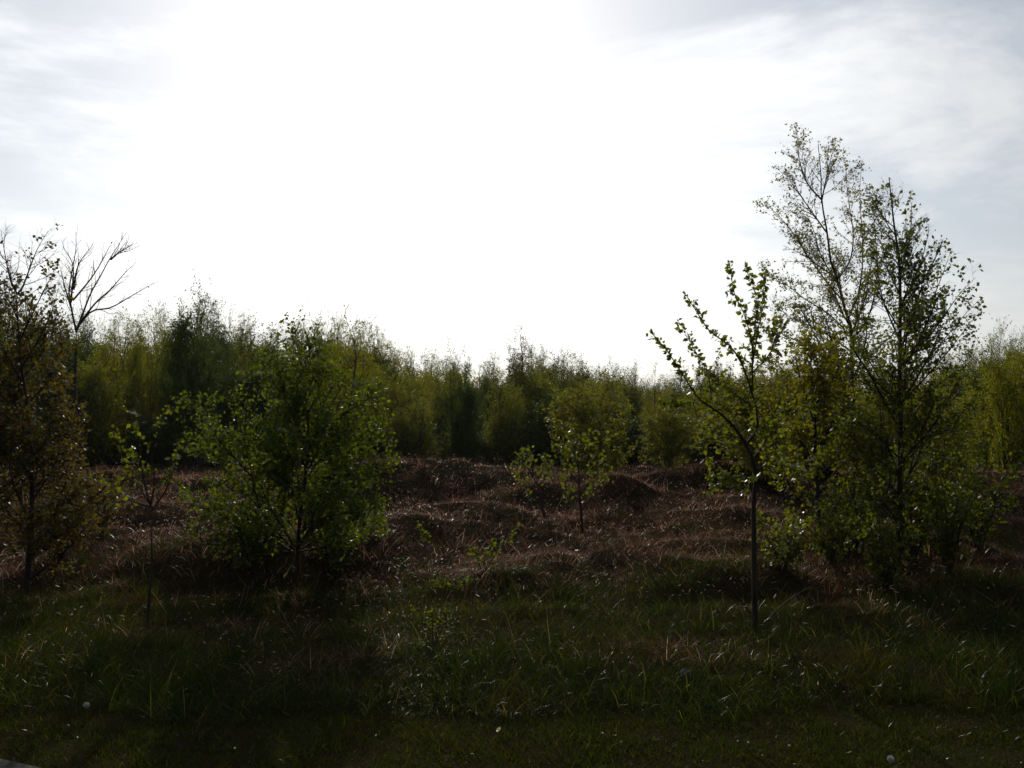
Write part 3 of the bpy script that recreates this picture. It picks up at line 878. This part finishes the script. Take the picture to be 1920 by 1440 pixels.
# middle distance trees just beyond the mound and the scrub wood behind: a few grown kinds, then copies
def grow_scrub(seed, height, width, leaf, leaf_size, n1, n2, n3, leaves, sparse_top, bottom=.03, stems=3, ang=(19, 52)):
    """One young birch of the thicket, built round the origin: trunk, limbs, crown meshes."""
    r = np.random.default_rng(seed)
    st = []
    for s in range(stems):
        a = r.uniform(0, 2 * math.pi)
        o = np.array([math.cos(a), math.sin(a), 0]) * width * (.04 + .24 * (s > 0))
        h = height * (1 if s == 0 else r.uniform(.6, .9))
        pts = [o * .3 + (0, 0, -.2), o * .6 + (r.normal() * .05, r.normal() * .05, h * .4), o + (r.normal() * .12, r.normal() * .12, h * .75), o * 1.1 + (r.normal() * .1, r.normal() * .1, h)]
        st.append(path(pts, 12, .012 * height if s == 0 else .008 * height, .003))
    P0, R0 = stack(st)
    def L1(t):
        prof = np.where(t < .35, .75 + .7 * t, 1.0) * (1.0 - .78 * np.clip((t - .42) / .58, 0, 1) ** 1.1)
        return width * .58 * np.maximum(prof, .10)
    P1, R1 = spawn(r, P0, R0, n1, bottom, .985, L1, ang, .55, 7, .4, .5)
    P2, R2 = spawn(r, P1, R1, n2, .15, 1., lambda t: width * .17 * (1.2 - .5 * t), (20, 60), .25, 4, .5, .6)
    P3, R3 = spawn(r, P2, R2, n3, .15, 1., lambda t: width * .075 + 0 * t, (20, 65), .1, 3, .4, .7)
    zf = np.clip(P3[:, 0, 2] / height, 0, 1)
    keep = r.random(len(P3)) > sparse_top * sstep(.55, 1.0, zf)
    z0 = np.zeros(3)
    v, f = tubes(P0, R0, 6)
    trunk = build_mesh("trunk", v, [f]); trunk.materials.append(M_BIRCH)
    v, f = merge_tubes([(P1, R1, 3), (P2[:, ::3], R2[:, ::3], 3), (P3[::3, ::2], R3[::3, ::2], 3)])
    limbs = build_mesh("limbs", v, [f]); limbs.materials.append(M_TWIG)
    crown = crown_mesh("crown", r, [(P3[keep], leaves, .0, 1., leaf_size, leaf_size), (P2, 2, .2, 1., leaf_size, leaf_size * .6)], z0)
    crown.materials.append(leaf)
    return trunk, limbs, crown

KINDS = {
    "olive": [grow_scrub(201 + i, 5.0, 2.6, L_SCRUB, .046, 34, 8, 7, 4, .93, .03, 3) for i in range(5)],
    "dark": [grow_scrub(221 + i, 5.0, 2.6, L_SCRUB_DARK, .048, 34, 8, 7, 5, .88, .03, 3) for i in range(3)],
    "wispy": [grow_scrub(241 + i, 5.0, 2.0, L_BIRCH, .045, 30, 7, 5, 2, .92, .1, 2) for i in range(2)],
    "small": [grow_scrub(261 + i, 2.6, 1.7, L_PALE, .048, 30, 7, 6, 4, .6, .02, 3, (35, 80)) for i in range(2)],
}
rf = np.random.default_rng(77)
pick = {k: 0 for k in KINDS}

def scrub(kind, name, label, px, top_py, depth, width_px=None, group=None, base_h=None):
    b = foot(px, depth)
    top = at(px, top_py, depth)[2]
    h = top - b[2]
    v = KINDS[kind][pick[kind] % len(KINDS[kind])]
    pick[kind] += 1
    base_hgt, base_w = (2.6, 1.7) if kind == "small" else ((5.0, 2.0) if kind == "wispy" else (5.0, 2.6))
    root = thing(name, label, "tree", b, group)
    root.rotation_euler = (0, 0, float(rf.uniform(0, 6.28)))
    sz = h / base_hgt
    sx = sz * float(rf.uniform(.85, 1.15)) if width_px is None else (width_px / F * depth) / base_w
    root.scale = (sx, sx, sz)
    for nme, me in zip(("trunk", "limbs", "crown"), v):
        c = add(nme, me, None, root)
        if nme != "trunk":
            c["kind"] = "stuff"
    return root

scrub("small", "young_birch", "low rounded birch with pale olive leaves just behind the mound crest", 1122, 712, 17.5, 150)
scrub("small", "young_birch", "lower slim birch beside the rounded birch behind the mound crest", 1255, 752, 17.5, 105)
scrub("olive", "young_birch", "olive birch standing forward of the thicket left of the dark birch", 785, 740, 25.0, 130)
scrub("wispy", "wispy_birch", "tall wispy birch with see-through tip rising above the middle of the thicket", 983, 618, 31.0, 110)
scrub("dark", "dark_birch", "dark narrow birch standing as a black column in the thicket", 872, 664, 28.0, 62)
scrub("wispy", "wispy_birch", "wispy twin tipped birch rising above the green bush", 655, 588, 21.0, 120)
scrub("wispy", "wispy_birch", "slender wispy birch directly behind the green bush", 560, 585, 20.0, 110)
scrub("dark", "dark_birch", "tall dark pointed birch behind the small forked shrub", 380, 553, 24.0, 130)
scrub("wispy", "wispy_birch", "thin bare twigged birch at the low gap in the thicket", 1150, 678, 34.0, 90)
scrub("small", "young_birch", "yellow olive birch scrub right behind the leaning sapling", 1440, 690, 13.5, 190)
scrub("small", "young_birch", "olive birch scrub behind the low two stemmed tree", 1545, 672, 14.5, 170)
scrub("olive", "young_birch", "full olive birch behind the stem of the dense birch", 1650, 700, 13.0, 190)
scrub("olive", "young_birch", "broad olive birch between dense birch and the birches at the mound's end", 1765, 705, 13.5, 210)
rw = np.random.default_rng(31)
for px in (215, 300, 330, 430, 470, 610, 700, 735, 800, 845, 925, 955, 1015, 1055, 1095, 1190, 1230, 1310, 1775, 1855):
    scrub("wispy", "wispy_birch", "slim wispy birch whose thin tip pokes out of the thicket", px, float(np.interp(px, [200, 380, 480, 690, 740, 1000, 1200, 1400, 1900], [590, 560, 600, 595, 645, 640, 685, 685, 625])) + rw.uniform(-4, 22), rw.uniform(29, 42), rw.uniform(50, 75), "wispy birches poking out of the thicket")
G = "young birches of the thicket behind the mound"
LB = "young olive birch in the thicket behind the mound"
LD = "young dark green birch in the thicket behind the mound"
SKY = [(-150, 600), (0, 560), (100, 590), (190, 600), (250, 603), (320, 582), (380, 575), (430, 590), (480, 615), (540, 622), (600, 605), (660, 602), (710, 628), (745, 662), (800, 668), (880, 672),
       (920, 678), (950, 655), (985, 650), (1030, 662), (1080, 676), (1130, 692), (1180, 690), (1240, 712), (1280, 698), (1330, 692), (1400, 690), (1480, 685), (1560, 690), (1700, 690), (1800, 665), (1860, 648), (1900, 632), (2000, 620), (2080, 620)]
sxk, syk = np.array([s[0] for s in SKY], float), np.array([s[1] for s in SKY], float)
def skyline(px):
    return float(np.interp(px, sxk, syk))
for row, (d0, step, low) in enumerate([(26, 92, 34), (31, 52, 14), (36, 46, 4), (43, 48, 0), (52, 52, 2)]):
    for px in np.arange(-150 + row * 23, 2080, step):
        p = px + rf.uniform(-18, 18)
        d = d0 + rf.uniform(-1.5, 1.5)
        if row < 2 and 1150 < p < 1420:
            d += 12
        top = skyline(p) + low * rf.uniform(.2, 1.6) + rf.uniform(-6, 14)
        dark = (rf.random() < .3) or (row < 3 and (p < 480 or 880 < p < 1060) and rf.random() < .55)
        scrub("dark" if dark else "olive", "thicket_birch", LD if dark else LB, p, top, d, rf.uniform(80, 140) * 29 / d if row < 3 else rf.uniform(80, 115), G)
GU = "dark bushes added to darken the foot of the thicket"  # rows added to block light and darken the thicket's lower half
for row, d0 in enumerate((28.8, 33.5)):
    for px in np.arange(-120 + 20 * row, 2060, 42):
        scrub("dark", "added_dark_bush", "low dark bush added to darken the foot of the birch thicket", px + rf.uniform(-12, 12), rf.uniform(762, 806), d0 + rf.uniform(-.7, .7), rf.uniform(85, 120), GU)
GF = "distant trees beyond the thicket"
for px in np.arange(1130, 1500, 30):
    scrub("dark", "distant_tree", "hazy distant tree on the horizon beyond the thicket", px + rf.uniform(-8, 8), skyline(px) + rf.uniform(-6, 8), 105 + rf.uniform(-8, 8), rf.uniform(45, 70), GF)
for px, top, d, w in [(1835, 660, 17.0, 110), (1890, 622, 15.5, 120), (1945, 640, 15.0, 130)]:
    scrub("olive", "thicket_birch", "olive birch with twiggy tip beside the dense birch at the mound's end", px, top, d, w, "birches at the end of the mound")

# ------------------------------------------------------------------ small things in the grass
def stick(label, a_px, b_px, depth, r0):
    a, e = at(*a_px, depth), at(*b_px, depth + .1)
    root = thing("dead_stick", label, "stick", a)
    P, R = path([a, (a + e) / 2 + np.array([.0, .02, .015]), e], 10, r0, r0 * .5)
    v, f = tubes(P[None], R[None], 6)
    add("shaft", build_mesh("shaft", v - a, [f]), M_TWIG, root)
    r = np.random.default_rng(5)
    P2, R2 = spawn(r, P[None], R[None], 3, .5, .95, lambda t: .06 + 0 * t, (30, 50), 0, 4, .3, .6)
    for i in range(3):
        v, f = tubes(P2[i][None], R2[i][None], 4)
        add("twig", build_mesh("twig", v - a, [f]), M_TWIG, root)
sb = on_ground(1415, 1183)[1]
stick("dead brown stick slanting up to the right beside the sapling stem", (1440, 1160), (1520, 1100), sb + .1, .006)
stick("dead dark stick leaning against the foot of the sapling stem", (1408, 1150), (1340, 1068), sb + .15, .007)

def stone():
    r = np.random.default_rng(8)
    p = at(1287, 1287, 5.2)
    b = np.array([p[0], 5.2, float(ground_h(p[0], 5.2))])
    u, v = np.meshgrid(np.linspace(0, 2 * math.pi, 18, endpoint=False), np.linspace(-.5 * math.pi, .5 * math.pi, 11))
    rad = .026 + .014 * vnoise(u.ravel() * 1.2 + 4, v.ravel() * 1.5 + 9, 2)
    rad = rad.reshape(u.shape); rad[:, -1] = rad[:, -1]
    zc = min(max(p[2] - b[2], .03), .06)
    V = np.stack([np.cos(u) * np.cos(v) * rad, np.sin(u) * np.cos(v) * rad, np.sin(v) * rad * 1.0 + zc], -1).reshape(-1, 3)
    q = []
    for i in range(10):
        for j in range(18):
            q.append((i * 18 + j, i * 18 + (j + 1) % 18, (i + 1) * 18 + (j + 1) % 18, (i + 1) * 18 + j))
    add("stone", build_mesh("stone", V, [np.array(q)]), M_STONE, loc=b, label="pale grey round stone half hidden in the rough grass", category="stone")
    return b, zc
stone()

M_PAPPUS = leafy("dandelion_down", [(0, (.55, .56, .54)), (1, (.75, .76, .74))], (1, 1, 1), .5, .5, .5)
M_PETAL = leafy("yellow_petal", [(0, (.55, .40, .02)), (1, (.70, .55, .04))], (1.1, 1, .6), .4, .5, .5)
M_WHITE = leafy("white_petal", [(0, (.6, .6, .58)), (1, (.78, .78, .76))], (1, 1, 1), .4, .5, .5)
M_STEM = leafy("flower_stem", [(0, (.06, .08, .025)), (1, (.09, .10, .03))], (1, 1, 1), .2, .4)
M_SEED = rough_mat("seed_core", [(.3, (.05, .04, .025)), (.7, (.10, .08, .05))], 80)

def dandelion(label, px, py, depth, rad):
    r = np.random.default_rng(int(px))
    c = at(px, py, depth)
    b = np.array([c[0], depth, float(ground_h(c[0], depth))])
    root = thing("dandelion_clock", label, "dandelion", b)
    h = max(c[2] - b[2], .05)
    P, R = path([(0, 0, -.01), (.006, .004, h * .5), (0, 0, h)], 8, .0025, .002)
    v, f = tubes(P[None], R[None], 5)
    add("stem", build_mesh("stem", v, [f]), M_STEM, root)
    d = unit(r.normal(size=(150, 3)))
    k = 3
    P = np.array([0, 0, h]) + d[:, None] * np.linspace(.1, .86, k)[None, :, None] * rad
    v1, f1 = tubes(P, np.full((150, k), .00035), 3)
    # each seed carries a small umbrella of hairs
    hair = unit(np.repeat(d, 8, 0) * .55 + r.normal(size=(1200, 3)) * .55)
    st = np.repeat(P[:, -1], 8, 0)
    P2 = st[:, None] + hair[:, None] * np.linspace(0, .3 * rad, 2)[None, :, None]
    v2, f2 = tubes(P2, np.full((1200, 2), .00028), 3)
    head = add("seed_head", build_mesh("seed_head", np.concatenate([v1, v2]), [np.concatenate([f1, f2 + len(v1)])]), M_PAPPUS, root)
    u = unit(r.normal(size=(60, 3)))
    Pc = np.array([0, 0, h]) + u[:, None] * np.array([0, .16 * rad])[None, :, None]
    vc, fc = tubes(Pc, np.tile(np.array([[.0015, .0004]]), (60, 1)), 4)
    add("seed_core", build_mesh("seed_core", vc, [fc]), M_SEED, head)

dandelion("white dandelion clock standing at the edge of the dark long grass", 162, 1322, 4.55, .0145)
dandelion("white dandelion clock low in the short mown grass", 1670, 1423, 3.95, .0145)

def flower(name, label, px, py, petal, rad, group=None):
    r = np.random.default_rng(int(px) + 7)
    b = on_ground(px, py)
    root = thing(name, label, "flower", b, group)
    h = .05
    P, R = path([(0, 0, -.01), (.003, .002, .025), (0, 0, h)], 5, .0015, .0012)
    v, f = tubes(P[None], R[None], 5)
    add("stem", build_mesh("stem", v, [f]), M_STEM, root)
    tilt = unit(np.array([[r.normal() * .3, -.5, 1.0]]))[0]
    e1 = unit(np.cross(tilt, [1, 0, 0])[None])[0]; e2 = np.cross(tilt, e1)
    V, Fc = [], []
    n = 16
    for i in range(n):
        a = 2 * math.pi * i / n
        d = math.cos(a) * e1 + math.sin(a) * e2
        sd = -math.sin(a) * e1 + math.cos(a) * e2
        c = np.array([0, 0, h])
        o = len(V)
        V += [c + d * .2 * rad, c + d * .6 * rad + sd * .16 * rad + tilt * .1 * rad, c + d * rad + tilt * .25 * rad, c + d * .6 * rad - sd * .16 * rad + tilt * .1 * rad]
        Fc.append((o, o + 1, o + 2, o + 3))
    head = add("petals", build_mesh("petals", np.array(V), [np.array(Fc)]), petal, root)
    Pc = np.array([[[0, 0, h - .002], [tilt[0] * .004, tilt[1] * .004, h + .003]]])
    vc, fc = tubes(Pc, np.array([[.3 * rad, .2 * rad]]), 8)
    fc2 = np.concatenate([fc, np.array([[8, 9, 10, 11], [8, 11, 12, 15], [12, 13, 14, 15]])])
    add("centre", build_mesh("centre", vc, [fc2]), M_PETAL, head)

flower("dandelion_flower", "yellow dandelion flower in the short grass", 935, 1388, M_PETAL, .016)
GD = "daisies in the short grass"
for px, py in [(440, 1424), (705, 1400), (1403, 1412), (1480, 1420), (1705, 1432), (1130, 1396)]:
    flower("daisy", "tiny white daisy in the short mown grass", px, py, M_WHITE, .006, GD)

# ------------------------------------------------------------------ the air: thin even haze
hv = np.array([(sx, sy, sz) for sz in (-1.5, 14.0) for sy in (-45.0, 405.0) for sx in (-385.0, 385.0)])
hf = np.array([(0, 2, 3, 1), (4, 5, 7, 6), (0, 1, 5, 4), (2, 6, 7, 3), (0, 4, 6, 2), (1, 3, 7, 5)])
M_HAZE, hnt = new_mat("haze_air")
pvn = nd(hnt, "ShaderNodeVolumePrincipled")
pvn.inputs["Color"].default_value = (.82, .92, 1.0, 1)
pvn.inputs["Density"].default_value = .00017
pvn.inputs["Anisotropy"].default_value = .35
hno = nd(hnt, "ShaderNodeOutputMaterial")
hnt.links.new(pvn.outputs[0], hno.inputs["Volume"])
add("haze", build_mesh("haze", hv, [hf]), M_HAZE, kind="stuff", label="thin pale blue haze in the air over the heath", category="haze")
